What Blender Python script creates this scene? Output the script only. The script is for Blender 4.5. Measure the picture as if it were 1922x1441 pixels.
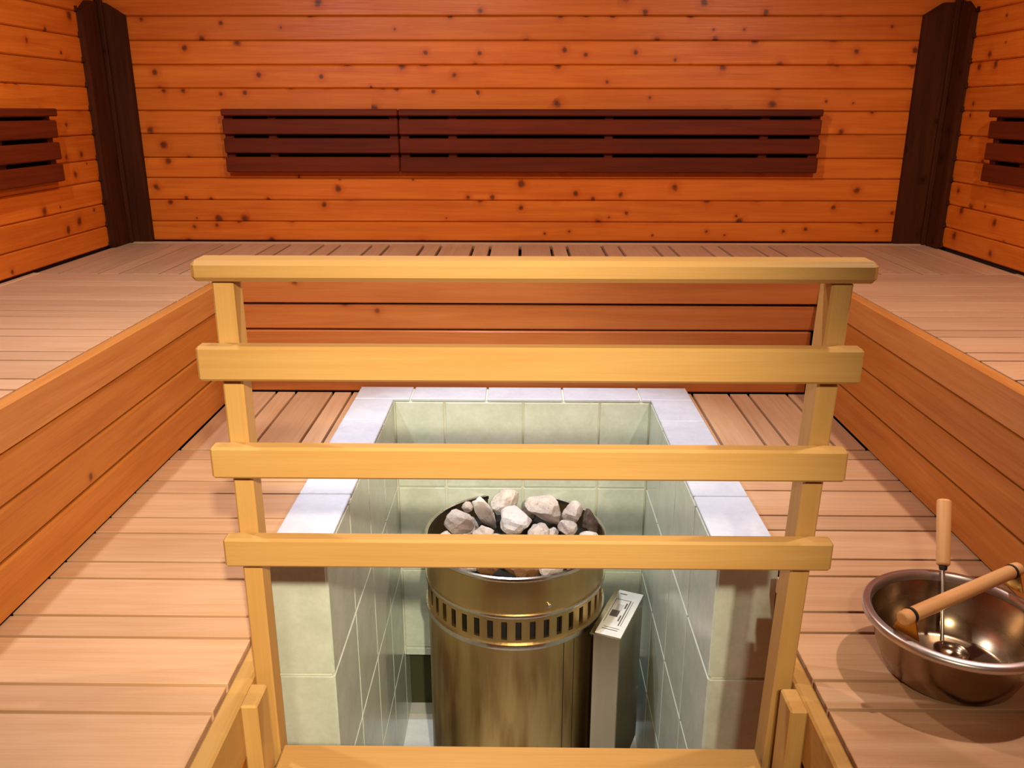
import bpy, bmesh, math, random
from mathutils import Vector, Matrix, Euler
random.seed(7)
for o in list(bpy.data.objects): bpy.data.objects.remove(o)
scene = bpy.context.scene
C = scene.collection
S = 0.65                      # layout units -> metres
def V(x, y, z): return Vector((x*S, y*S, z*S))

# ------------------------------------------------------------------ camera
cam = bpy.data.cameras.new('camera'); camo = bpy.data.objects.new('camera', cam); C.objects.link(camo)
rt = Vector((0.9999241, 0.01227136, 0.00110065)); up = Vector((-0.00482414, 0.30775377, 0.95145381)); fw = Vector((-0.0113369, 0.9513869, -0.30778961))
m = Matrix((rt, up, -fw)).transposed().to_4x4(); m.translation = V(-0.0159, 0, 1.1615)
camo.matrix_world = m
cam.sensor_width = 36; cam.sensor_fit = 'HORIZONTAL'; cam.lens = 1586.27/1922*36
cam.clip_start = 0.02; cam.clip_end = 50
scene.camera = camo

# ------------------------------------------------------------------ world, lamps, added fill, exposure
w = bpy.data.worlds.new('world'); scene.world = w; w.use_nodes = True
w.node_tree.nodes['Background'].inputs[0].default_value = (0.02, 0.015, 0.01, 1)
w.node_tree.nodes['Background'].inputs[1].default_value = 0.3
def point(name, loc, power, col, rad):
    l = bpy.data.lights.new(name, 'POINT'); l.energy = power; l.color = col; l.shadow_soft_size = rad
    o = bpy.data.objects.new(name, l); C.objects.link(o); o.location = V(*loc); return o
def spot(name, loc, aim, power, col, rad, ang, blend):
    l = bpy.data.lights.new(name, 'SPOT'); l.energy = power; l.color = col; l.shadow_soft_size = rad
    l.spot_size = math.radians(ang); l.spot_blend = blend
    o = bpy.data.objects.new(name, l); C.objects.link(o); o.location = V(*loc)
    o.rotation_euler = (V(*aim)-V(*loc)).to_track_quat('-Z', 'Y').to_euler(); return o
YEL = (1.0, 0.89, 0.62); COOL = (0.74, 0.90, 1.0); WHITE = (0.88, 0.94, 1.0); SOFT = (1.0, 0.83, 0.68)
spot('bench_lamp_light', (-1.40, 1.95, 2.12), (-1.20, 2.15, 0.0), 23, WHITE, 0.02, 170, 0.45)
spot('bench_lamp_light', (1.40, 1.90, 2.12), (1.25, 2.15, 0.0), 25, SOFT, 0.02, 170, 0.45)
spot('stove_downlight', (-0.30, 3.05, 2.30), (0.06, 2.70, -0.4), 42, COOL, 0.03, 48, 0.5)
spot('ceiling_lamp_light', (-0.40, 2.70, 2.28), (-0.40, 3.40, 0.0), 18, SOFT, 0.03, 172, 0.3)
spot('entry_lamp_and_fill', (0.35, -0.85, 1.90), (-0.40, 1.90, 0.10), 155, YEL, 0.03, 44, 1.0)
spot('entry_lamp_and_fill', (0.05, -0.80, 1.95), (0.12, 1.60, 0.20), 32, YEL, 0.05, 40, 0.7)  # unseen fill added to brighten the right pier and rail ends
vs = scene.view_settings
vs.view_transform = 'Standard'; vs.look = 'None'; vs.gamma = 1.0; vs.use_curve_mapping = False
vs.exposure = 0.7

# ------------------------------------------------------------------ materials
def srgb(r, g, b):
    f = lambda c: (c/255/12.92) if c/255 <= 0.04045 else ((c/255+0.055)/1.055)**2.4
    return (f(r), f(g), f(b), 1)
def newmat(name):
    mt = bpy.data.materials.new(name); mt.use_nodes = True
    nt = mt.node_tree; return mt, nt, nt.nodes['Principled BSDF']
def N(nt, t, **kw):
    n = nt.nodes.new(t)
    for k, v in kw.items(): setattr(n, k, v)
    return n
def mathn(nt, op, a, b=None, clamp=False):
    n = N(nt, 'ShaderNodeMath', operation=op); n.use_clamp = clamp
    for i, q in enumerate((a, b)):
        if q is None: continue
        if isinstance(q, (int, float)): n.inputs[i].default_value = q
        else: nt.links.new(q, n.inputs[i])
    return n.outputs[0]
def mixc(nt, fac, a, b, blend='MIX'):
    n = N(nt, 'ShaderNodeMix', data_type='RGBA', blend_type=blend)
    for s, q in ((n.inputs[0], fac), (n.inputs[6], a), (n.inputs[7], b)):
        if isinstance(q, (int, float, tuple)): s.default_value = q
        else: nt.links.new(q, s)
    return n.outputs[2]
def ramp(nt, fac, stops):
    n = N(nt, 'ShaderNodeValToRGB'); r = n.color_ramp
    while len(r.elements) < len(stops): r.elements.new(0.5)
    for e, (p, c) in zip(r.elements, stops): e.position = p; e.color = c if isinstance(c, tuple) else (c, c, c, 1)
    nt.links.new(fac, n.inputs[0]); return n.outputs[0]
def wood(name, light, dark, rough=0.42, spec=0.3, knots=0.0, knotcol=(40, 12, 4), vary=0.12, grain=1.0, blotch=0.35, coat=0.0):
    mt, nt, b = newmat(name)
    tc = N(nt, 'ShaderNodeTexCoord'); oi = N(nt, 'ShaderNodeObjectInfo')
    off = N(nt, 'ShaderNodeCombineXYZ')
    nt.links.new(mathn(nt, 'MULTIPLY', oi.outputs['Random'], 37.0), off.inputs[0])
    nt.links.new(mathn(nt, 'MULTIPLY', oi.outputs['Random'], 11.3), off.inputs[1])
    nt.links.new(mathn(nt, 'MULTIPLY', oi.outputs['Random'], 7.7), off.inputs[2])
    add = N(nt, 'ShaderNodeVectorMath', operation='ADD')
    nt.links.new(tc.outputs['Object'], add.inputs[0]); nt.links.new(off.outputs[0], add.inputs[1])
    def mapped(sx, sy, sz):
        mp = N(nt, 'ShaderNodeVectorMath', operation='MULTIPLY'); mp.inputs[1].default_value = (sx, sy, sz)
        nt.links.new(add.outputs[0], mp.inputs[0]); return mp.outputs[0]
    def noise(vec, sc, det=4, dist=0.0, ro=0.55):
        n = N(nt, 'ShaderNodeTexNoise'); n.inputs['Scale'].default_value = sc; n.inputs['Detail'].default_value = det
        n.inputs['Distortion'].default_value = dist; n.inputs['Roughness'].default_value = ro
        nt.links.new(vec, n.inputs['Vector']); return n.outputs['Fac']
    g1 = noise(mapped(1.2, 22, 22), 2.2, 5, 0.8)           # broad grain bands
    g2 = noise(mapped(2.5, 120, 120), 3.0, 3)              # fine fibres
    g3 = noise(mapped(3, 6, 6), 1.6, 2)                    # blotches
    f = mathn(nt, 'ADD', mathn(nt, 'MULTIPLY', g1, 0.55), mathn(nt, 'MULTIPLY', g2, 0.25))
    f = mathn(nt, 'ADD', f, mathn(nt, 'MULTIPLY', g3, blotch*0.6))
    f2 = ramp(nt, f, [(0.36, 0.0), (0.72, 1.0)])
    fac = mathn(nt, 'MULTIPLY', f2, 0.9*grain, True)
    col = mixc(nt, fac, srgb(*light), srgb(*dark))
    if knots:
        kv = N(nt, 'ShaderNodeTexVoronoi', feature='F1', voronoi_dimensions='2D'); kv.inputs['Scale'].default_value = 11.5
        sp3 = N(nt, 'ShaderNodeSeparateXYZ'); nt.links.new(add.outputs[0], sp3.inputs[0])
        c3 = N(nt, 'ShaderNodeCombineXYZ'); nt.links.new(sp3.outputs[0], c3.inputs[0])
        nt.links.new(mathn(nt, 'ADD', sp3.outputs[1], sp3.outputs[2]), c3.inputs[1]); kn = c3.outputs[0]
        wob = N(nt, 'ShaderNodeTexNoise'); wob.inputs['Scale'].default_value = 60
        nt.links.new(add.outputs[0], wob.inputs['Vector'])
        nt.links.new(kn, kv.inputs['Vector'])
        sep = N(nt, 'ShaderNodeSeparateColor'); nt.links.new(kv.outputs['Color'], sep.inputs[0])
        gate = mathn(nt, 'LESS_THAN', sep.outputs[0], knots)
        size = mathn(nt, 'ADD', mathn(nt, 'MULTIPLY', sep.outputs[1], 1.0), 0.38)
        d = mathn(nt, 'DIVIDE', kv.outputs['Distance'], size)
        d = mathn(nt, 'ADD', d, mathn(nt, 'MULTIPLY', mathn(nt, 'SUBTRACT', wob.outputs['Fac'], 0.5), 0.14))
        core = ramp(nt, d, [(0.05, 1.0), (0.14, 0.0)]); halo = ramp(nt, d, [(0.10, 1.0), (0.34, 0.0)])
        col = mixc(nt, mathn(nt, 'MULTIPLY', mathn(nt, 'MULTIPLY', halo, gate), 0.60), col, srgb(*dark))
        col = mixc(nt, mathn(nt, 'MULTIPLY', mathn(nt, 'MULTIPLY', core, gate), 0.80), col, srgb(*knotcol))
    hs = N(nt, 'ShaderNodeHueSaturation')
    nt.links.new(col, hs.inputs['Color'])
    nt.links.new(mathn(nt, 'ADD', mathn(nt, 'MULTIPLY', oi.outputs['Random'], vary*2), 1-vary), hs.inputs['Value'])
    nt.links.new(hs.outputs[0], b.inputs['Base Color'])
    nt.links.new(ramp(nt, g2, [(0.3, rough-0.06), (0.7, rough+0.10)]), b.inputs['Roughness'])
    b.inputs['Specular IOR Level'].default_value = spec
    if coat: b.inputs['Coat Weight'].default_value = coat; b.inputs['Coat Roughness'].default_value = 0.25
    bp = N(nt, 'ShaderNodeBump'); bp.inputs['Strength'].default_value = 0.12; bp.inputs['Distance'].default_value = 0.002
    nt.links.new(g2, bp.inputs['Height']); nt.links.new(bp.outputs[0], b.inputs['Normal'])
    return mt
def plain(name, col, rough=0.6, metal=0.0):
    mt, nt, b = newmat(name)
    tc = N(nt, 'ShaderNodeTexCoord'); n = N(nt, 'ShaderNodeTexNoise'); n.inputs['Scale'].default_value = 18; n.inputs['Detail'].default_value = 5
    nt.links.new(tc.outputs['Object'], n.inputs['Vector'])
    c = srgb(*col); d = tuple(q*0.8 for q in c[:3])+(1,)
    nt.links.new(mixc(nt, n.outputs['Fac'], c, d), b.inputs['Base Color'])
    b.inputs['Roughness'].default_value = rough; b.inputs['Metallic'].default_value = metal
    return mt
M = {}
M['pine'] = wood('knotty_pine', (212, 112, 32), (178, 74, 11), 0.38, knots=0.52, knotcol=(66, 22, 4), vary=0.10)
M['bench'] = wood('bench_alder', (208, 167, 134), (186, 138, 100), 0.45, vary=0.10, blotch=0.5)
M['fascia'] = wood('fascia_alder', (198, 124, 54), (168, 90, 30), 0.42, knots=0.03, knotcol=(90, 40, 15), vary=0.07)
M['fascia_back'] = wood('dimmed_back_fascia', (178, 104, 52), (154, 78, 30), 0.42, knots=0.03, knotcol=(90, 40, 15), vary=0.07)  # fascia alder darkened to offset the strong lamp light on the back bench
M['nosing'] = wood('nosing_alder', (204, 136, 72), (178, 104, 46), 0.42, vary=0.05)
M['rail'] = wood('rail_aspen', (186, 144, 86), (170, 120, 60), 0.42, vary=0.05, grain=0.8)
M['dark'] = wood('heat_treated_slats', (106, 38, 12), (70, 22, 6), 0.45, 0.15, vary=0.15)
M['corner'] = wood('dark_stained_boards', (76, 34, 13), (40, 16, 6), 0.65, 0.08, knots=0.15, vary=0.15)
M['backing'] = wood('near_black_backing', (36, 14, 6), (20, 8, 4), 0.8, 0.05, vary=0.05)
M['dowel'] = wood('birch_dowel', (232, 178, 122), (205, 138, 82), 0.45, vary=0.05)
M['under'] = plain('dark_void_timber', (52, 28, 14), 0.8)
M['ceil'] = wood('ceiling_panel', (120, 78, 46), (92, 56, 30), 0.5, vary=0.1)
def tilemat(name, a, bcol, rough):
    mt, nt, b = newmat(name)
    tc = N(nt, 'ShaderNodeTexCoord'); oi = N(nt, 'ShaderNodeObjectInfo')
    ad = N(nt, 'ShaderNodeVectorMath', operation='ADD'); nt.links.new(tc.outputs['Object'], ad.inputs[0])
    cb = N(nt, 'ShaderNodeCombineXYZ'); nt.links.new(mathn(nt, 'MULTIPLY', oi.outputs['Random'], 40.0), cb.inputs[0]); nt.links.new(cb.outputs[0], ad.inputs[1])
    n = N(nt, 'ShaderNodeTexNoise'); n.inputs['Scale'].default_value = 14; n.inputs['Detail'].default_value = 7; n.inputs['Roughness'].default_value = 0.65
    n2 = N(nt, 'ShaderNodeTexNoise'); n2.inputs['Scale'].default_value = 120; n2.inputs['Detail'].default_value = 3
    nt.links.new(ad.outputs[0], n.inputs['Vector']); nt.links.new(ad.outputs[0], n2.inputs['Vector'])
    f = mathn(nt, 'ADD', mathn(nt, 'MULTIPLY', n.outputs['Fac'], 0.75), mathn(nt, 'MULTIPLY', n2.outputs['Fac'], 0.25))
    nt.links.new(mixc(nt, ramp(nt, f, [(0.36, 0.0), (0.64, 1.0)]), srgb(*a), srgb(*bcol)), b.inputs['Base Color'])
    b.inputs['Roughness'].default_value = rough; b.inputs['Specular IOR Level'].default_value = 0.5
    return mt
M['cap'] = tilemat('glare_whitened_ceramic', (210, 214, 228), (194, 198, 212), 0.25)  # same tile family, overhead glare put into the colour as lilac white
M['tile'] = tilemat('pale_green_ceramic', (212, 218, 206), (192, 200, 184), 0.22)
M['floortile'] = tilemat('white_floor_ceramic', (226, 226, 224), (212, 212, 212), 0.3)
M['grout'] = plain('cream_grout', (232, 230, 214), 0.85)
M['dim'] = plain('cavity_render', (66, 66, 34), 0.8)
def steel(name, base, rough, streak=None, axis=2):
    mt, nt, b = newmat(name); b.inputs['Metallic'].default_value = 1.0
    tc = N(nt, 'ShaderNodeTexCoord')
    mp = N(nt, 'ShaderNodeVectorMath', operation='MULTIPLY'); mp.inputs[1].default_value = (40, 40, 1.5) if axis == 2 else (6, 6, 60)
    nt.links.new(tc.outputs['Object'], mp.inputs[0])
    n = N(nt, 'ShaderNodeTexNoise'); n.inputs['Scale'].default_value = 1.0; n.inputs['Detail'].default_value = 5
    nt.links.new(mp.outputs[0], n.inputs['Vector'])
    col = mixc(nt, n.outputs['Fac'], srgb(*base), tuple(q*0.8 for q in srgb(*base)[:3])+(1,))
    if streak:
        mp2 = N(nt, 'ShaderNodeVectorMath', operation='MULTIPLY'); mp2.inputs[1].default_value = (22, 22, 3.2)
        nt.links.new(tc.outputs['Object'], mp2.inputs[0])
        s = N(nt, 'ShaderNodeTexNoise'); s.inputs['Scale'].default_value = 1.0; s.inputs['Detail'].default_value = 3
        nt.links.new(mp2.outputs[0], s.inputs['Vector'])
        sx = N(nt, 'ShaderNodeSeparateXYZ'); nt.links.new(tc.outputs['Object'], sx.inputs[0])
        zz = ramp(nt, sx.outputs[2], [(0.10, 1.0), (0.50, 0.9), (0.58, 0.15), (0.80, 0.1)])
        k = mathn(nt, 'MULTIPLY', ramp(nt, s.outputs['Fac'], [(0.42, 0.0), (0.66, 1.0)]), zz)
        col = mixc(nt, mathn(nt, 'MULTIPLY', k, 0.75), col, srgb(*streak))
    nt.links.new(col, b.inputs['Base Color'])
    nt.links.new(ramp(nt, n.outputs['Fac'], [(0.2, rough-0.07), (0.8, rough+0.10)]), b.inputs['Roughness'])
    return mt
M['steel'] = steel('brushed_steel', (204, 172, 116), 0.38, (112, 66, 22))
M['rimsteel'] = steel('rim_steel', (214, 204, 190), 0.25)
M['boxsteel'] = steel('box_steel', (182, 168, 146), 0.18)
M['bowlsteel'] = steel('bowl_steel', (172, 146, 120), 0.24, axis=1)
M['lipsteel'] = steel('lip_steel', (222, 212, 214), 0.34, axis=1)
M['brass'] = steel('ear_brass', (206, 158, 78), 0.3)
M['black'] = plain('matte_black', (24, 18, 14), 0.8)  # matte near-black for the tray floor, inner drum, foot ring and knob
M['rubber'] = plain('dark_ring', (40, 26, 18), 0.6)
M['labelwhite'] = plain('label_white', (240, 234, 228), 0.45)
M['print'] = plain('label_print', (96, 88, 88), 0.6)
def stonemat(name, a, bcol, dark):
    mt, nt, b = newmat(name)
    tc = N(nt, 'ShaderNodeTexCoord'); oi = N(nt, 'ShaderNodeObjectInfo')
    ad = N(nt, 'ShaderNodeVectorMath', operation='ADD'); nt.links.new(tc.outputs['Object'], ad.inputs[0])
    cb = N(nt, 'ShaderNodeCombineXYZ'); nt.links.new(mathn(nt, 'MULTIPLY', oi.outputs['Random'], 40.0), cb.inputs[0]); nt.links.new(cb.outputs[0], ad.inputs[1])
    n = N(nt, 'ShaderNodeTexNoise'); n.inputs['Scale'].default_value = 30; n.inputs['Detail'].default_value = 8; n.inputs['Roughness'].default_value = 0.7
    n2 = N(nt, 'ShaderNodeTexNoise'); n2.inputs['Scale'].default_value = 130; n2.inputs['Detail'].default_value = 4
    nt.links.new(ad.outputs[0], n.inputs['Vector']); nt.links.new(ad.outputs[0], n2.inputs['Vector'])
    col = mixc(nt, ramp(nt, n.outputs['Fac'], [(0.35, 0.0), (0.65, 1.0)]), srgb(*a), srgb(*bcol))
    col = mixc(nt, ramp(nt, n2.outputs['Fac'], [(0.60, 0.0), (0.74, 0.6)]), col, srgb(*dark))
    nt.links.new(col, b.inputs['Base Color']); b.inputs['Roughness'].default_value = 0.85
    bp = N(nt, 'ShaderNodeBump'); bp.inputs['Strength'].default_value = 0.5; bp.inputs['Distance'].default_value = 0.004
    nt.links.new(n.outputs['Fac'], bp.inputs['Height']); nt.links.new(bp.outputs[0], b.inputs['Normal'])
    return mt
M['stone'] = stonemat('pale_stone', (226, 212, 204), (186, 168, 158), (112, 92, 82))
M['whitestone'] = stonemat('white_stone', (244, 236, 232), (222, 210, 204), (170, 150, 140))
M['brownstone'] = stonemat('brown_stone', (150, 104, 60), (112, 72, 40), (60, 36, 20))
M['darkstone'] = stonemat('dark_stone', (112, 92, 80), (80, 62, 52), (40, 30, 26))

# ------------------------------------------------------------------ helpers
WL = {}                                    # world location of every object, in layout units
def link(o, parent, loc):
    C.objects.link(o); WL[o.name] = Vector(loc)
    if parent is not None:
        o.parent = parent; o.location = (Vector(loc)-WL[parent.name])*S
    else: o.location = Vector(loc)*S
    return o
def tag(o, label=None, cat=None, group=None, kind=None):
    if label: o['label'] = label
    if cat: o['category'] = cat
    if group: o['group'] = group
    if kind: o['kind'] = kind
    return o
def empty(name, loc, label=None, cat=None, group=None, kind=None):
    o = bpy.data.objects.new(name, None); o.empty_display_size = 0.05
    return tag(link(o, None, loc), label, cat, group, kind)
def mesh_obj(name, verts, faces, mat, parent, loc, smooth=False):
    me = bpy.data.meshes.new(name); me.from_pydata([Vector(q)*S for q in verts], [], faces); me.validate()
    bm = bmesh.new(); bm.from_mesh(me); bmesh.ops.recalc_face_normals(bm, faces=bm.faces); bm.to_mesh(me); bm.free()
    me.materials.append(mat)
    if smooth:
        for p in me.polygons: p.use_smooth = True
    return link(bpy.data.objects.new(name, me), parent, loc)
CACHE = {}
def cham_data(name, dx, dy, dz, c, mat):
    key = (name, round(dx, 4), round(dy, 4), round(dz, 4), round(c, 4), mat.name)
    if key in CACHE: return CACHE[key]
    bm = bmesh.new(); bmesh.ops.create_cube(bm, size=1.0)
    for v in bm.verts: v.co = Vector((v.co.x*dx, v.co.y*dy, v.co.z*dz))*S
    if c > 0: bmesh.ops.bevel(bm, geom=list(bm.edges), offset=c*S, segments=1, affect='EDGES', profile=0.5)
    me = bpy.data.meshes.new(name); bm.to_mesh(me); bm.free(); me.materials.append(mat)
    CACHE[key] = me; return me
ROT = {'x': (0, 0, 0), 'y': (0, 0, math.pi/2), 'z': (0, -math.pi/2, 0)}
def plank(name, parent, x0, x1, y0, y1, z0, z1, mat, grain='x', c=0.004, extra=0.0):
    """chamfered board between two corners; its length (local X) runs along the grain axis"""
    dx, dy, dz = x1-x0, y1-y0, z1-z0
    l = {'x': (dx, dy, dz), 'y': (dy, dx, dz), 'z': (dz, dy, dx)}[grain]
    o = bpy.data.objects.new(name, cham_data(name, *l, c, mat))
    link(o, parent, ((x0+x1)/2, (y0+y1)/2, (z0+z1)/2)); o.rotation_euler = ROT[grain]
    return o
def structure_box(name, x0, x1, y0, y1, z0, z1, mat, grain='x'):
    o = plank(name, None, x0, x1, y0, y1, z0, z1, mat, 'x', 0); return tag(o, kind='structure')
def lathe(profile, seg=64, closed=False):
    vs, fs = [], []
    for r, z in profile:
        for i in range(seg):
            a = 2*math.pi*i/seg; vs.append((r*math.cos(a), r*math.sin(a), z))
    n = len(profile)
    for j in range(n if closed else n-1):
        for i in range(seg):
            a, b = j*seg+i, j*seg+(i+1) % seg; k = (j+1) % n
            fs.append((a, b, k*seg+(i+1) % seg, k*seg+i))
    return vs, fs
def rod(name, parent, a, b, r0, r1, mat, seg=20, round_end=0.0):
    """turned rod from a to b (world layout units), local X along it, eased ends"""
    a, b = Vector(a), Vector(b); d = b-a; L = d.length; e = max(round_end, 1e-4)
    prof = [(0.0001, 0), (r0-e*0.7, 0), (r0-e*0.15, e*0.4), (r0, e), (r1, L-e), (r1-e*0.15, L-e*0.4), (r1-e*0.7, L), (0.0001, L)]
    vs, fs = lathe(prof, seg)
    vs = [(z-L/2, x, y) for x, y, z in vs]
    o = mesh_obj(name, vs, fs, mat, parent, (a+b)/2, True)
    o.rotation_mode = 'QUATERNION'; o.rotation_quaternion = d.to_track_quat('X', 'Z')
    for p in o.data.polygons:
        if abs(p.normal.x) > 0.9: p.use_smooth = False
    return o

# layout numbers
WLX, WRX, YW, YF = -2.098, 2.095, 4.45, -0.95
HB = 0.50; FZ = -1.59; CEIL = 2.35
KL0, KL1, KR0, KR1 = -0.705, -0.544, 0.517, 0.686
KYF, KYI, KYB, KT = 2.0285, 3.2975, 3.4500, 0.03

# ------------------------------------------------------------------ room shell
fl = structure_box('floor', WLX-.1, WRX+.1, YF-.1, YW+.1, FZ-.08, FZ-.012, M['grout'])
structure_box('ceiling', WLX-.1, WRX+.1, YF-.1, YW+.1, CEIL, CEIL+.06, M['ceil'], 'y')
wb = structure_box('wall_back', WLX-.1, WRX+.1, YW+.022, YW+.08, FZ, CEIL, M['under'])
wl = structure_box('wall_left', WLX-.08, WLX-.022, YF, YW+.02, FZ, CEIL, M['under'], 'y')
wr = structure_box('wall_right', WRX+.022, WRX+.08, YF, YW+.02, FZ, CEIL, M['under'], 'y')
wf = structure_box('wall_front', WLX-.1, WRX+.1, YF-.08, YF-.022, FZ, CEIL, M['ceil'])
ZB = [0.508, 0.608, 0.718, 0.829, 0.930, 1.047, 1.158, 1.265, 1.375, 1.487, 1.598, 1.71, 1.82, 1.93, 2.04, 2.15, 2.26, 2.345]
for a, b in zip(ZB[:-1], ZB[1:]):
    plank('plank', wb, WLX, WRX, YW, YW+.022, a+.001, b-.001, M['pine'], 'x', 0.006)
for a, b in zip(ZB[:-1], ZB[1:]):
    o = plank('plank', wl, WLX-.022, WLX, YF, YW, a+.001, b-.001, M['pine'], 'y', 0.006)
    o = plank('plank', wr, WRX, WRX+.022, YF, YW, a+.004, b+.002, M['pine'], 'y', 0.006)
# pit floor tiles
for i in range(4):
    for j in range(5):
        x0 = -0.70+0.345*i; y0 = 1.75+0.345*j
        plank('tile', fl, x0, x0+.339, y0, y0+.339, FZ-.012, FZ, M['floortile'], 'x', 0.003)

# dark corner covers
def corner_cover(name, sx, wx, yo, xo, label):
    e = empty(name, (wx, YW, HB), label, None, None, 'structure')
    t = 0.03; zt = 1.60
    # board on the side wall, board on the back wall (each with a clipped top corner), post in the corner
    def board(u0, u1, side):
        zb = HB+.004; ch = 0.055; w_ = abs(u1-u0)
        prof = [(0, zb), (w_, zb), (w_, zt), (w_-ch*1.6, zt+ch), (0, zt+ch)]     # 0 = at the corner
        n = len(prof); vs = []
        for d in (0.0, t):
            for u, z in prof:
                if side: vs.append((wx-sx*d, YW-u, z))
                else: vs.append((wx-sx*u, YW-d, z))
        cx = sum(v[0] for v in vs)/len(vs); cy = sum(v[1] for v in vs)/len(vs); cz = (zb+zt)/2
        loc = Vector((cx, cy, cz))
        # local X along the grain (vertical): rotate points by inverse of ROT z
        R = Euler(ROT['z']).to_matrix().inverted()
        vs = [R @ (Vector(q)-loc) for q in vs]
        fs = [tuple(range(n)), tuple(range(n, 2*n))]+[(i, (i+1) % n, (i+1) % n+n, i+n) for i in range(n)]
        o = mesh_obj('board', vs, fs, M['corner'], e, loc); o.rotation_euler = ROT['z']; return o
    board(0, yo, True); board(0, xo, False)
    a = 0.022
    x0, x1 = sorted((wx-sx*t, wx-sx*(t+a)))
    plank('post', e, x0, x1, YW-t-a, YW-t, HB+.004, CEIL-.002, M['corner'], 'z', 0.003)
    for k in range(11):                                    # dark blocks standing in for shadow gaps at the wall board joints
        z = ZB[k]+0.012
        y0 = YW-yo-.010
        xa, xb = sorted((wx, wx-sx*0.012))
        plank('joint_shadow_block', e, xa, xb, y0, YW-yo-.0005, z-.012, z+.012, M['corner'], 'z', 0.002)
corner_cover('trim_1', -1, WLX, 0.205, 0.145, 'dark stained corner boards where the left and back walls meet')
corner_cover('trim_2', 1, WRX, 0.165, 0.185, 'dark stained corner boards where the right and back walls meet')

# ------------------------------------------------------------------ backrests
def backrest(label, axis, u0, u1, wallp, sgn, group, battens):
    """slatted backrest; u runs along the wall, sgn points into the room"""
    mid = (u0+u1)/2
    base = (mid, wallp, 0.86) if axis == 'x' else (wallp, mid, 0.86)
    e = empty('backrest', base, label, 'backrest', group)
    d0, d1 = wallp+sgn*0.028, wallp+sgn*0.052
    def add(nm, a, b, p, q, z0, z1, g, c):
        p, q = sorted((p, q))
        if axis == 'x': plank(nm, e, a, b, p, q, z0, z1, M['dark'], g, c)
        else: plank(nm, e, p, q, a, b, z0, z1, M['dark'], 'y' if g == 'x' else g, c)
    for z0, z1 in ((0.862, 0.937), (0.955, 1.028), (1.046, 1.120)): add('slat', u0, u1, d0, d1, z0, z1, 'x', 0.005)
    add('slat', u0, u1, wallp+sgn*0.0285, wallp+sgn*0.062, 1.135, 1.168, 'x', 0.005)
    p, q = sorted((wallp+sgn*.0008, wallp+sgn*.006))  # near-black sheet added behind the slats to make the gaps black
    if axis == 'x': plank('dark_backing', e, u0+.012, u1-.012 if u1 > 0 else u1, p, q, 0.880, 1.158, M['backing'], 'x', 0.001)
    else: plank('dark_backing', e, p, q, u0+.012, u1-.012, 0.880, 1.158, M['backing'], 'y', 0.001)
    for u in battens: add('batten', u-.022, u+.022, wallp+sgn*.0065, wallp+sgn*.028, 0.87, 1.15, 'z', 0.003)
backrest('short left section of the dark slatted backrest on the back wall', 'x', -1.518, -0.6385, YW, -1, 'backrests on the walls', (-1.495, -1.276, -0.665))
backrest('long right section of the dark slatted backrest on the back wall', 'x', -0.6355, 1.466, YW, -1, 'backrests on the walls', (-0.609, -0.369, 0.415, 1.191, 1.443))
backrest('dark slatted backrest cut off by the left edge, on the left wall', 'y', 0.6, 3.83, WLX, 1, 'backrests on the walls', (0.9, 2.2, 3.42, 3.80))
backrest('dark slatted backrest cut off by the right edge, on the right wall', 'y', 0.6, 3.93, WRX, -1, 'backrests on the walls', (0.9, 2.2, 3.66, 3.90))

# ------------------------------------------------------------------ upper benches
BL, BR, YB = -1.2304, 1.2158, 3.457
G = 0.0055
def side_bench(label, sgn, edge, wall, rows, y_end):
    e = empty('upper_bench', ((edge+wall)/2, 2.0, 0), label, 'bench', 'upper benches around the room')
    def px(a, b): return sorted((a, b))
    inn = edge+sgn*0.040; end = wall-sgn*0.003
    x0, x1 = px(inn+sgn*0.006, end-sgn*.035)
    for a, b in rows: plank('plank', e, x0, x1, a+G, b-G, HB-.042, HB, M['bench'], 'x', 0.0012)
    a, b = px(end-sgn*.030, end)
    plank('wall_strip', e, a, b, 0.30, y_end, HB-.03, HB+.004, M['bench'], 'y', 0.004)
    a, b = px(edge, inn)
    plank('nosing', e, a, b, 0.30, YB-.002, 0.396, HB, M['nosing'], 'y', 0.003)
    a, b = px(edge+sgn*.010, edge+sgn*.034)
    for z0, z1 in ((0.268, 0.386), (0.143, 0.263), (0.004, 0.136)): plank('fascia_board', e, a, b, 0.30, YB-.002, z0, z1, M['fascia'], 'y', 0.006)
    for xx in (edge+sgn*.09, (edge+wall)/2, wall-sgn*.10):
        a, b = px(xx-.03, xx+.03)
        plank('joist', e, a, b, 0.32, y_end-.02, HB-.12, HB-.043, M['under'], 'y', 0)
    plank('end_panel', e, *px(edge+sgn*.04, wall-sgn*.03), 0.27, 0.295, 0.004, HB-.05, M['fascia'], 'x', 0.004)
rowsL = []; 
for n in range(-7, 5):
    rowsL += [(2.24+.26*n, 2.33+.26*n), (2.33+.26*n, 2.50+.26*n)]
rowsR = []
for n in range(-8, 5):
    rowsR += [(2.275+.2625*n, 2.36+.2625*n), (2.36+.2625*n, 2.5375+.2625*n)]
rowsR = [r for r in rowsR if r[0] > 0.3 and r[1] < 3.60]; rowsL = [r for r in rowsL if r[0] > 0.3]
side_bench('upper bench along the left wall, planks running across it', -1, BL, WLX, rowsL, 3.54)
side_bench('upper bench along the right wall behind the steel bucket', 1, BR, WRX, rowsR, rowsR[-1][1])
YR = rowsR[-1][1]
e = empty('upper_bench', (0, 3.95, 0), 'upper bench along the back wall, behind the wooden railing', 'bench', 'upper benches around the room')
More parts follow.
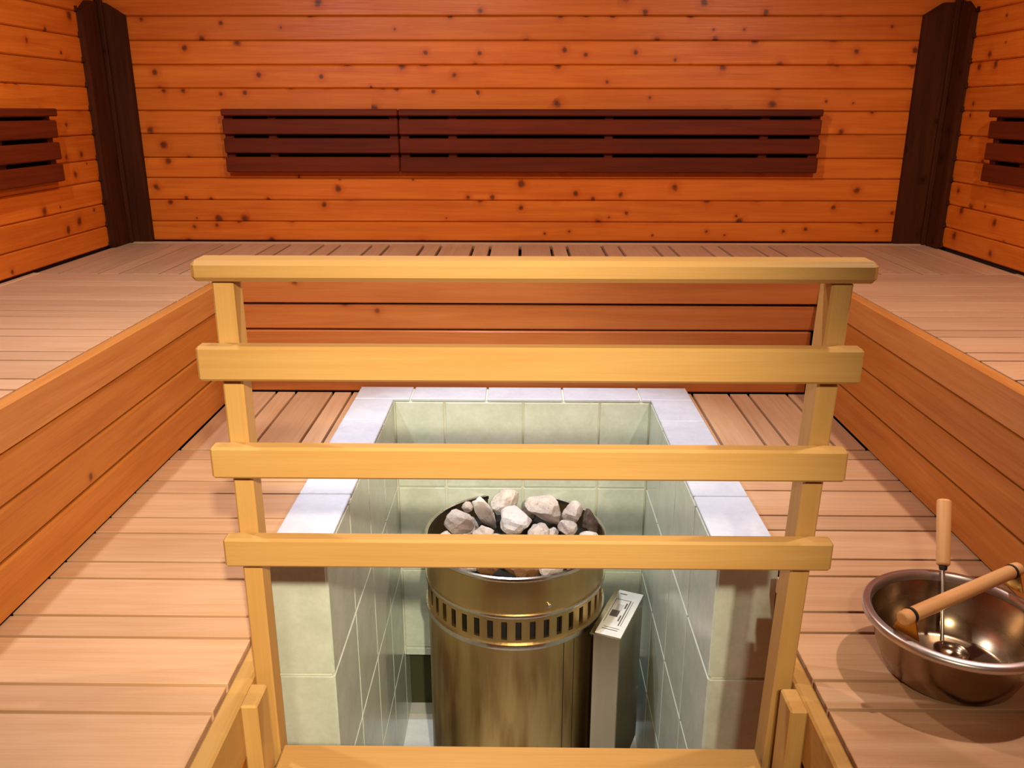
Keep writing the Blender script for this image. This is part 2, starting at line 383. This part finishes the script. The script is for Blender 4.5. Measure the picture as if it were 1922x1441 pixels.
xl = [-2.094, -1.99, -1.82, -1.732, -1.559, -1.472, -1.299, -1.212, -1.039, -.952, -.789, -.699, -.521, -.431, -.265, -.178, -.027, .131, .212, .391, .478,
      .656, .736, .904, .990, 1.159, 1.248, 1.425, 1.512, 1.690, 1.775, 1.955, 2.091]
for a, b in zip(xl[:-1], xl[1:]):
    y0 = 3.503
    if a < BL-.03: y0 = 3.545
    elif b > BR+.03: y0 = YR+.006
    g = 0.0075 if -1.3 < a < 1.35 else G
    plank('plank', e, a+g, b-g, y0, 4.395, HB-.042, HB, M['bench'], 'y', 0.0012)
plank('wall_strip', e, -2.08, 2.075, 4.405, 4.436, HB-.03, HB+.006, M['bench'], 'x', 0.004)
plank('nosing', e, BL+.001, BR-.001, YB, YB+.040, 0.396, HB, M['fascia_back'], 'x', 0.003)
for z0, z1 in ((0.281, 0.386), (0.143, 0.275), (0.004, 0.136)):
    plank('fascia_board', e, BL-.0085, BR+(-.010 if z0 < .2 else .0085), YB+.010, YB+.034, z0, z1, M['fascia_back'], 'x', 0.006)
for yy in (3.66, 3.98, 4.33): plank('joist', e, -2.05, 2.05, yy-.03, yy+.03, HB-.12, HB-.043, M['under'], 'x', 0)

# ------------------------------------------------------------------ lower platforms beside the pit
def platform(label, sgn, bench_edge, nose_in, nose_out, kerb, rows, strips, yb):
    e = empty('lower_platform', ((bench_edge+kerb)/2, 2.0, 0), label, 'platform', 'lower platforms either side of the stove')
    def px(a, b): return sorted((a, b))
    for a, b in rows:
        inner = nose_out+sgn*.007 if b < 1.81 else (kerb-sgn*.030 if b < 1.98 else kerb+sgn*.010)
        x0, x1 = px(bench_edge, inner)
        plank('plank', e, x0, x1, a+.0052, b-.0052, -.045, 0, M['bench'], 'x', 0.0012)
    for a, b in strips: plank('plank', e, *px(a+.0055, b-.0055), yb+.006, YB+.008, -.045, 0, M['bench'], 'y', 0.0012)
    x0, x1 = px(nose_in, nose_out)
    plank('nosing', e, x0, x1, 0.30, 1.700, -.13, 0.001, M['rail'], 'y', 0.005)
    xs0, xs1 = px(nose_in+sgn*.006, nose_out)
    for k in range(6): plank('fascia_board', e, xs0, xs1, 0.30, 1.700, -.14-.24*(k+1)+.005, -.14-.24*k, M['fascia'], 'y', 0.005)
    xk0, xk1 = px(kerb+sgn*.004, kerb+sgn*.030)
    plank('side_panel', e, xk0, xk1, 1.735, KYF-.002, FZ, -.05, M['fascia'], 'y', 0.004)
    plank('end_panel', e, *px(nose_out+sgn*.001, kerb+sgn*.04), 1.705, 1.730, FZ, -.05, M['fascia'], 'z', 0.003)
    bx0, bx1 = px(nose_in, nose_in-sgn*.036)
    plank('corner_block', e, bx0, bx1, 1.434, 1.508, -.62, 0.002, M['rail'], 'z', 0.004)
    for xx in (bench_edge-sgn*.06, (bench_edge+kerb)/2+sgn*.02, kerb+sgn*.10):
        plank('joist', e, *px(xx-.025, xx+.025), 0.32, YB-.05, -.12, -.046, M['under'], 'y', 0)
    return e
def rowlist(lines, period, lo):
    ls = list(lines)
    while ls[0] > lo: ls.insert(0, ls[1]-period)
    return list(zip(ls[:-1], ls[1:]))
rL = rowlist([1.415, 1.503, 1.672, 1.759, 1.929, 2.014, 2.177, 2.275, 2.445, 2.538, 2.717, 2.804], 0.2585, 0.45)
rR = rowlist([1.444, 1.537, 1.712, 1.799, 1.966, 2.055, 2.222, 2.316, 2.492, 2.577, 2.751, 2.838], 0.2590, 0.45)
platform('lower plank platform between the left bench and the tiled stove pit', -1, -1.248, -.590, -.632, KL0, rL,
         [(-1.247, -1.077), (-1.077, -.992), (-.992, -.830), (-.830, -.748), (-.748, -.708)], 2.804)
platform('lower plank platform on the right carrying the steel bucket', 1, 1.236, .570, .606, KR1, rR,
         [(.689, .719), (.719, .877), (.877, .960), (.960, 1.127), (1.127, 1.232)], 2.838)

# ------------------------------------------------------------------ tiled stove surround
sr = empty('stove_surround', (-.01, 2.75, FZ), 'pale green tiled U-shaped kerb walling in the stove pit', 'tiled kerb')
T = 0.012; J = 0.004
plank('grout_core', sr, KL0+.002, KL1-T+.003, KYF+T-.003, KYB, FZ, KT-T+.003, M['grout'], 'y', 0)
plank('grout_core', sr, KR0+T-.003, KR1-.002, KYF+T-.003, KYB, FZ, KT-T+.003, M['grout'], 'y', 0)
plank('grout_core', sr, KL1-T+.003, KR0+T-.003, KYI+T-.003, KYB, -1.215, KT-T+.003, M['grout'], 'x', 0)
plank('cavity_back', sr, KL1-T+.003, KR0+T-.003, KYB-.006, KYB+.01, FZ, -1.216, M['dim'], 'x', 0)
def tile(x0, x1, y0, y1, z0, z1, mt='tile', nm='tile'): plank(nm, sr, x0, x1, y0, y1, z0, z1, M[mt], 'x', 0.0025)
zj = [KT-T-.002, -.37, -.77, -1.17, FZ]
yj = [KYF+.001, 2.35, 2.67, 2.99, KYI]
for za, zb in zip(zj[1:], zj[:-1]):
    for ya, yb_ in zip(yj[:-1], yj[1:]):
        tile(KL1-T, KL1, ya+J, yb_-J, za+J, zb-J)
        tile(KR0, KR0+T, ya+J, yb_-J, za+J, zb-J)
    tile(KL0+J, KL1-J, KYF, KYF+T, za+J, zb-J)
    tile(KR0+J, KR1-J, KYF, KYF+T, za+J, zb-J)
for xw in (KL1-T, KR0): tile(xw, xw+T, KYI+J, KYB-.008, FZ+J, -1.22)
xj = [KL1+.001, -.335, -.008, .308, KR0-.001]
for za, zb in zip([-.37, -.77, -1.17, -1.215], zj):
    for xa, xb in zip(xj[:-1], xj[1:]): tile(xa+J, xb-J, KYI, KYI+T, za+J*.7, zb-J*.7)
for a, b in zip([KYF, 2.385, 2.712, 3.042], [2.385, 2.712, 3.042, KYI]):
    tile(KL0, KL1, a+J*(a > KYF), b-J, KT-T, KT, 'cap', 'cap_tile'); tile(KR0, KR1, a+J*(a > KYF), b-J, KT-T, KT, 'cap', 'cap_tile')
xk = [KL0, -.475, -.161, .157, .476, KR1]
for a, b in zip(xk[:-1], xk[1:]): tile(a+J*(a > KL0), b-J*(b < KR1), KYI, KYB, KT-T, KT, 'cap', 'cap_tile')

# ------------------------------------------------------------------ stove
SX, SY = -.038, 2.975
st = empty('sauna_stove', (SX, SY, FZ), 'round stainless steel sauna stove with a slotted band, heat-stained body', 'stove')
def Z(z): return z-FZ
def spart(name, prof, mat, parent=None, seg=72, closed=False):
    vs, fs = lathe([(r, Z(z)) for r, z in prof], seg, closed)
    return mesh_obj(name, vs, fs, mat, parent or st, (SX, SY, FZ), True)
def sharp(o, deg=40):
    me = o.data
    bm = bmesh.new(); bm.from_mesh(me)
    for ed in bm.edges:
        if len(ed.link_faces) == 2 and ed.calc_face_angle(0) > math.radians(deg): ed.smooth = False
    bm.to_mesh(me); bm.free()
body = sharp(spart('body', [(.30, FZ+.03), (.346, FZ+.03), (.346, -.700), (.30, -.700)], M['steel'])) 
sharp(spart('lower_ring', [(.340, -.702), (.356, -.702), (.358, -.690), (.356, -.682), (.340, -.682)], M['rimsteel'], None, 96, True))
sharp(spart('upper_ring', [(.336, -.572), (.354, -.572), (.356, -.566), (.354, -.560), (.336, -.560)], M['rimsteel'], None, 96, True))
spart('foot_ring', [(.28, FZ), (.30, FZ), (.30, FZ+.03), (.28, FZ+.03)], M['black'])
spart('inner_drum', [(.315, -.72), (.315, -.52)], M['black'])
sharp(spart('drum', [(.349, -.570), (.349, -.420), (.344, -.420), (.344, -.570)], M['steel'], None, 96))
sharp(spart('rim', [(.343, -.424), (.354, -.424), (.358, -.417), (.356, -.409), (.349, -.406), (.343, -.410)], M['rimsteel'], None, 96, True))
spart('stone_tray', [(.001, -.500), (.343, -.500)], M['black'])
# slotted band: every strip between two slots is cut from one ring
NS = 42; vs, fs = [], []
def quadbox(a0, a1, z0, z1, r0, r1, n):
    b0 = len(vs)
    for i in range(n+1):
        a = a0+(a1-a0)*i/n
        for r, z in ((r0, z0), (r1, z0), (r1, z1), (r0, z1)): vs.append((r*math.cos(a), r*math.sin(a), Z(z)))
    for i in range(n):
        p = b0+4*i
        for k in range(4): fs.append((p+k, p+(k+1) % 4, p+4+(k+1) % 4, p+4+k))
    fs.append((b0, b0+1, b0+2, b0+3)); q = b0+4*n; fs.append((q, q+1, q+2, q+3))
stp = 2*math.pi/NS
for k in range(NS): quadbox(k*stp, k*stp+stp*.58, -.664, -.590, .334, .348, 2)
quadbox(0, 2*math.pi, -.682, -.664, .334, .348, 96); quadbox(0, 2*math.pi, -.590, -.572, .334, .348, 96)
mesh_obj('slotted_band', vs, fs, M['steel'], st, (SX, SY, FZ))
# small stud on the band shoulder
aa = math.radians(-69)
rod('stud', st, (SX+.346*math.cos(aa), SY+.346*math.sin(aa), -.530), (SX+.358*math.cos(aa), SY+.358*math.sin(aa), -.530), .008, .008, M['rimsteel'], 12, .002)
# lap seam on the body
aa = math.radians(-52)
for a2 in (-58, -50):
    a_ = math.radians(a2)
    rod('seam', st, (SX+.346*math.cos(a_), SY+.346*math.sin(a_), FZ+.04), (SX+.346*math.cos(a_), SY+.346*math.sin(a_), -.702), .0016, .0016, M['rubber'], 8)
# control box, turned with the stove shell
BX, BY, BW, BLn, BT, BB = .366, 2.845, .104, .325, -.690, -1.37
ang = math.radians(-22.8)
def boxpart(name, lx0, lx1, ly0, ly1, z0, z1, mat, parent=st, c=0.003):
    cx, cy = (lx0+lx1)/2, (ly0+ly1)/2
    o = bpy.data.objects.new(name, cham_data(name, lx1-lx0, ly1-ly0, z1-z0, c, mat))
    wx = BX+cx*math.cos(ang)-cy*math.sin(ang); wy = BY+cx*math.sin(ang)+cy*math.cos(ang)
    link(o, parent, (wx, wy, (z0+z1)/2)); o.rotation_euler = (0, 0, ang)
    return o
cb = boxpart('control_box', -BW/2, BW/2, -BLn/2, BLn/2, BB, BT-.004, M['boxsteel'])
cb['label'] = 'steel control box on the side of the stove with a white label'
cb.rotation_euler = (0, 0, ang)
# children of the box in its own frame
def sub(name, lx0, lx1, ly0, ly1, z0, z1, mat, c=0.001):
    o = bpy.data.objects.new(name, cham_data(name, lx1-lx0, ly1-ly0, z1-z0, c, mat))
    C.objects.link(o); o.parent = cb; o.location = Vector(((lx0+lx1)/2, (ly0+ly1)/2, (z0+z1)/2-(BB+BT-.004)/2))*S
    WL[o.name] = Vector((0, 0, 0)); return o
sub('lid', -BW/2-.012, BW/2+.004, -BLn/2-.006, BLn/2+.006, BT-.004, BT+.002, M['boxsteel'])
sub('label_plate', -BW/2+.006, BW/2+.002, -BLn/2+.002, BLn/2-.004, BT+.002, BT+.005, M['labelwhite'])
sub('printed_mark', -.030, .002, -.035, .010, BT+.005, BT+.0056, M['print'], 0)
sub('printed_mark', -.020, .006, .010, .055, BT+.005, BT+.0054, plain('label_print_light', (206, 200, 198), 0.6), 0)
for (x0, x1, y0, y1) in ((-.034, -.006, .128, .134), (-.03, .03, -.126, -.122), (-.026, .032, -.112, -.109), (.020, .024, -.09, .09), (-.038, -.036, -.08, .09),
                         (.030, .032, -.09, .09), (-.036, .022, .088, .091), (.010, .016, .03, .07), (.010, .015, -.06, -.02)):
    sub('printed_mark', x0, x1, y0, y1, BT+.005, BT+.0056, M['print'], 0)
sub('knob', -BW/2-.020, -BW/2-.002, -BLn/2+.02, -BLn/2+.05, BT-.03, BT-.012, M['black'])

# ------------------------------------------------------------------ stones
def stone_mesh(sx, sy, sz, seed, mat, cuts=11):
    r = random.Random(seed); bm = bmesh.new(); bmesh.ops.create_icosphere(bm, subdivisions=3, radius=1.0)
    planes = []
    for i in range(cuts):
        n = Vector((r.gauss(0, 1), r.gauss(0, 1), r.gauss(0, 1))).normalized(); planes.append((n, r.uniform(0.60, 0.88)))
    ph = [r.uniform(0, 6) for _ in range(6)]
    for v in bm.verts:
        c = v.co.copy()
        for n, d in planes:
            t = c.dot(n)
            if t > d: c -= n*(t-d)
        q = v.co
        c *= 1+0.035*math.sin(5*q.x+ph[0])*math.sin(6*q.y+ph[1])+0.03*math.sin(9*q.z+ph[2]+4*q.x)+r.uniform(-.012, .012)
        v.co = Vector((c.x*sx, c.y*sy, c.z*sz))*S
    me = bpy.data.meshes.new('heater_stone'); bm.to_mesh(me); bm.free(); me.materials.append(mat)
    for p in me.polygons: p.use_smooth = False
    return me
def stone(x, y, z, sx, sy, sz, rot, mat, label, seed):
    o = bpy.data.objects.new('heater_stone', stone_mesh(sx, sy, sz, seed, M[mat]))
    link(o, None, (x, y, z)); o.rotation_euler = tuple(math.radians(q) for q in rot)
    return tag(o, label, 'stone', 'heater stones heaped in the stove')
stone(-.258, 3.02, -.392, .066, .056, .052, (10, 20, 30), 'stone', 'grey stone at the left of the heap, against the slab-like stone', 1)
stone(-.236, 3.135, -.385, .026, .026, .024, (0, 0, 50), 'stone', 'smallest stone at the back left of the stove heap', 2)
stone(-.160, 3.070, -.372, .036, .040, .098, (16, -26, 10), 'whitestone', 'long slab-like pale stone standing on edge in the heap', 3)
stone(-.082, 3.190, -.388, .070, .058, .052, (10, -12, 40), 'stone', 'grey stone at the back of the heap, behind the white one', 4)
stone(-.035, 3.005, -.375, .080, .066, .052, (14, 8, 15), 'whitestone', 'whitest stone lying flat in the middle of the heap', 5)
stone(.085, 3.105, -.375, .092, .064, .056, (8, 18, -24), 'stone', 'largest pale stone right of the white one in the heap', 6)
stone(.192, 3.075, -.375, .046, .044, .048, (0, 20, 30), 'stone', 'small pale stone at the right of the heap beside the dark one', 7)
stone(.168, 2.985, -.395, .040, .040, .038, (20, 0, 10), 'stone', 'small stone in front of the pale stones at the right of the heap', 8)
stone(.258, 3.050, -.402, .036, .050, .056, (0, -18, 10), 'darkstone', 'dark brown stone leaning on the right side of the stove rim', 9)
stone(.050, 2.945, -.400, .056, .046, .040, (0, 0, 60), 'stone', 'pale stone peeking over the lowest rail, below the white stone', 10)
stone(-.160, 2.935, -.400, .046, .042, .040, (0, 10, 0), 'stone', 'pale rounded stone peeking over the lowest rail left of centre', 11)
stone(-.300, 2.930, -.430, .044, .046, .040, (0, 0, 20), 'stone', 'pale stone nearest the left side of the stove rim', 12)
stone(.248, 2.930, -.420, .048, .044, .038, (0, 0, 70), 'stone', 'pale stone nearest the right side of the stove rim', 13)
stone(-.010, 2.730, -.440, .066, .052, .046, (8, 10, 0), 'brownstone', 'large rust-brown stone at the front of the stove below the rail', 14)
stone(-.128, 2.760, -.440, .050, .042, .040, (0, 0, 30), 'brownstone', 'small rust-brown stone at the front left of the stove', 15)
stone(.095, 2.755, -.445, .056, .046, .040, (0, 14, 50), 'stone', 'pale stone right of the rust-brown one at the stove front', 16)
stone(-.205, 2.800, -.450, .050, .042, .038, (0, 0, 10), 'stone', 'pale stone at the front left, left of the brown stones', 17)
stone(.190, 2.800, -.450, .054, .042, .036, (0, 0, 80), 'stone', 'pale flat stone at the front right of the stove', 18)
stone(.075, 2.700, -.472, .040, .028, .026, (0, 0, 10), 'stone', 'small pale stone chip against the front rim, right of centre', 61)
stone(-.090, 2.690, -.472, .036, .028, .026, (0, 0, 40), 'stone', 'small pale stone chip against the front rim, left of centre', 62)
# lower layer: each stone is named by the stone of the upper layer it lies against
MAIN = [(-.262, 3.02, 'the grey stone at the left of the heap'), (-.165, 3.085, 'the slab-like stone standing on edge'), (-.090, 3.185, 'the grey stone at the back of the heap'),
        (-.035, 3.005, 'the whitest stone'), (.085, 3.105, 'the largest pale stone'), (.190, 3.075, 'the small pale stone at the right'), (.246, 3.055, 'the dark brown stone at the rim'),
        (-.010, 2.730, 'the large rust-brown stone'), (-.128, 2.760, 'the small rust-brown stone'), (.095, 2.755, 'the pale stone beside the rust-brown one'),
        (-.205, 2.800, 'the pale stone at the front left'), (.190, 2.800, 'the flat pale stone at the front right'), (.050, 2.945, 'the pale stone below the white one'), (-.160, 2.935, 'the pale rounded stone left of centre')]
rs = random.Random(5); n = 0; seen = set()
fill = [(-.06, 2.85), (.06, 2.85), (-.17, 2.87), (.16, 2.88), (-.25, 2.88), (.222, 2.87), (-.04, 3.10), (.02, 3.21), (.13, 3.18), (-.16, 3.19), (.10, 3.02), (-.10, 2.97), (-.22, 3.10), (-.23, 2.955), (.05, 3.06), (-.01, 3.15)]
for x, y in fill:
    tone = rs.choice(['stone', 'stone', 'darkstone'])
    opts = sorted(MAIN, key=lambda q: (q[0]-x)**2+(q[1]-y)**2)
    for mx, my, ph in opts:
        dx, dy = x-mx, y-my
        side = ('right of' if dx > 0 else 'left of') if abs(dx) > abs(dy) else ('behind' if dy > 0 else 'in front of')
        lab = 'half-buried %s stone %s %s' % ('dark' if tone == 'darkstone' else 'pale', side, ph)
        if lab not in seen: break
    seen.add(lab)
    stone(x, y, -.452, rs.uniform(.040, .050), rs.uniform(.038, .046), rs.uniform(.032, .038), (rs.uniform(-15, 15), rs.uniform(-15, 15), rs.uniform(0, 180)), tone, lab, 30+n); n += 1

# ------------------------------------------------------------------ railing
ra = empty('safety_railing', (-.004, 1.55, -.62), 'yellowish wooden guard railing of four bars in front of the stove', 'railing')
def hexa(name, parent, b, t, z0, z1, mat, c=0.004):
    """post whose foot rectangle b=(x0,x1,y0,y1) and head rectangle t differ slightly"""
    loc = Vector(((b[0]+b[1]+t[0]+t[1])/4, (b[2]+b[3])/2, (z0+z1)/2)); R = Euler(ROT['z']).to_matrix().inverted()
    vs = [(q[i], q[j], z) for q, z in ((b, z0), (t, z1)) for i, j in ((0, 2), (1, 2), (1, 3), (0, 3))]
    vs = [R @ (Vector(q)-loc) for q in vs]
    fs = [(0, 1, 2, 3), (4, 5, 6, 7), (0, 1, 5, 4), (1, 2, 6, 5), (2, 3, 7, 6), (3, 0, 4, 7)]
    o = mesh_obj(name, vs, fs, mat, parent, loc); o.rotation_euler = ROT['z']
    bm = bmesh.new(); bm.from_mesh(o.data); bmesh.ops.bevel(bm, geom=list(bm.edges), offset=c*S, segments=1, affect='EDGES'); bm.to_mesh(o.data); bm.free()
    return o
hexa('post', ra, (-.588, -.549, 1.534, 1.588), (-.590, -.550, 1.534, 1.588), FZ, .862, M['rail'])
hexa('post', ra, (.488, .528, 1.534, 1.600), (.552, .592, 1.534, 1.600), FZ, .862, M['rail'])
plank('handrail', ra, -.621, .628, 1.515, 1.583, .863, .903, M['rail'], 'x', 0.009)
for x0, x1, z0, z1 in ((-.6212, .6139, .678, .7454), (-.617, .6098, .479, .5445), (-.6117, .6045, .2848, .3481)):
    plank('rail', ra, x0, x1, 1.4993, 1.5333, z0, z1, M['rail'], 'x', 0.005)

# ------------------------------------------------------------------ step between the platforms
sp = empty('wooden_step', (-.02, 1.4, -.23), 'wooden step board at the bottom edge between the railing posts', 'step')
plank('tread', sp, -.548, .512, 1.392, 1.556, -.235, -.195, M['rail'], 'x', 0.005)
plank('tread', sp, -.548, .512, 1.225, 1.386, -.235, -.195, M['rail'], 'x', 0.005)
for xx in (-.50, .46): plank('stringer', sp, xx-.02, xx+.02, 1.24, 1.53, FZ, -.236, M['fascia'], 'z', 0.004)

# ------------------------------------------------------------------ bucket and ladle
bx, by = .914, 1.574
bk = empty('steel_bucket', (bx, by, 0), 'round stainless steel water bucket with a wooden bar handle', 'bucket')
prof = [(.001, .004), (.122, .004), (.132, .012), (.152, .060), (.170, .116), (.174, .124), (.168, .124), (.164, .114), (.146, .062), (.124, .018), (.114, .012), (.001, .012)]
vs, fs = lathe(prof, 96); o = mesh_obj('bowl', vs, fs, M['bowlsteel'], bk, (bx, by, 0), True); sharp(o, 50)
vs, fs = lathe([(.168, .1245), (.183, .1245), (.188, .130), (.188, .139), (.183, .144), (.172, .144), (.168, .138)], 96, True)
sharp(mesh_obj('rim', vs, fs, M['lipsteel'], bk, (bx, by, 0), True), 50)
E1, E2 = Vector((.757, 1.488, .186)), Vector((1.098, 1.688, .186))
hd = (E2-E1).normalized()
h = rod('handle', bk, E1+hd*.028, E2-hd*.028, .0155, .0155, M['dowel'], 24, .002)
for E_, sg in ((E1, 1), (E2, -1)):
    rod('handle_end', bk, E_-hd*sg*.004, E_+hd*sg*.022, .0155, .0165, M['dowel'], 24, .007)
    rod('collar', bk, E_+hd*sg*.0225, E_+hd*sg*.0275, .0170, .0170, M['rubber'], 24, .001)
    # flat steel ear from the rim up to the dowel
    side = Vector((-hd.y, hd.x, 0)); w0, w1 = .030, .019
    base = E_+hd*sg*.016; pts = []
    for t_, ww, z in ((0, w0, .1445), (0, w1, .176), (0, w1*.75, .192)):
        for s_ in (-1, 1): pts.append((base.x+side.x*ww*s_, base.y+side.y*ww*s_, z))
    th = hd*sg*.003
    pts2 = [(p[0]+th.x, p[1]+th.y, p[2]) for p in pts]
    c0 = Vector((base.x, base.y, .16)); allp = [Vector(p)-c0 for p in pts+pts2]
    f = [(0, 1, 3, 2), (2, 3, 5, 4), (6, 7, 9, 8), (8, 9, 11, 10), (0, 1, 7, 6), (4, 5, 11, 10), (0, 2, 8, 6), (2, 4, 10, 8), (1, 3, 9, 7), (3, 5, 11, 9)]
    mesh_obj('ear', allp, f, M['brass'], bk, c0)
lB, lR = Vector((.92719, 1.62901, .02)), Vector((.9516, 1.7210, .155)); ld = lR-lB
la = empty('ladle', tuple(lB), 'ladle with a turned wooden handle leaning in the bucket', 'ladle')
rod('handle', la, lB+ld*1.10, lB+ld*2.03, .0150, .0160, M['dowel'], 24, .006)
rod('ferrule', la, lB+ld*1.04, lB+ld*1.10, .0085, .0095, M['rubber'], 16, .001)
rod('shaft', la, lB+ld*.05, lB+ld*1.05, .0045, .0045, M['rimsteel'], 10)
vs, fs = lathe([(.001, .0), (.022, .002), (.034, .012), (.036, .022), (.034, .022), (.031, .013), (.020, .005), (.001, .003)], 32)
mesh_obj('scoop', vs, fs, M['bowlsteel'], la, (lB.x+.004, lB.y-.030, .0125), True)
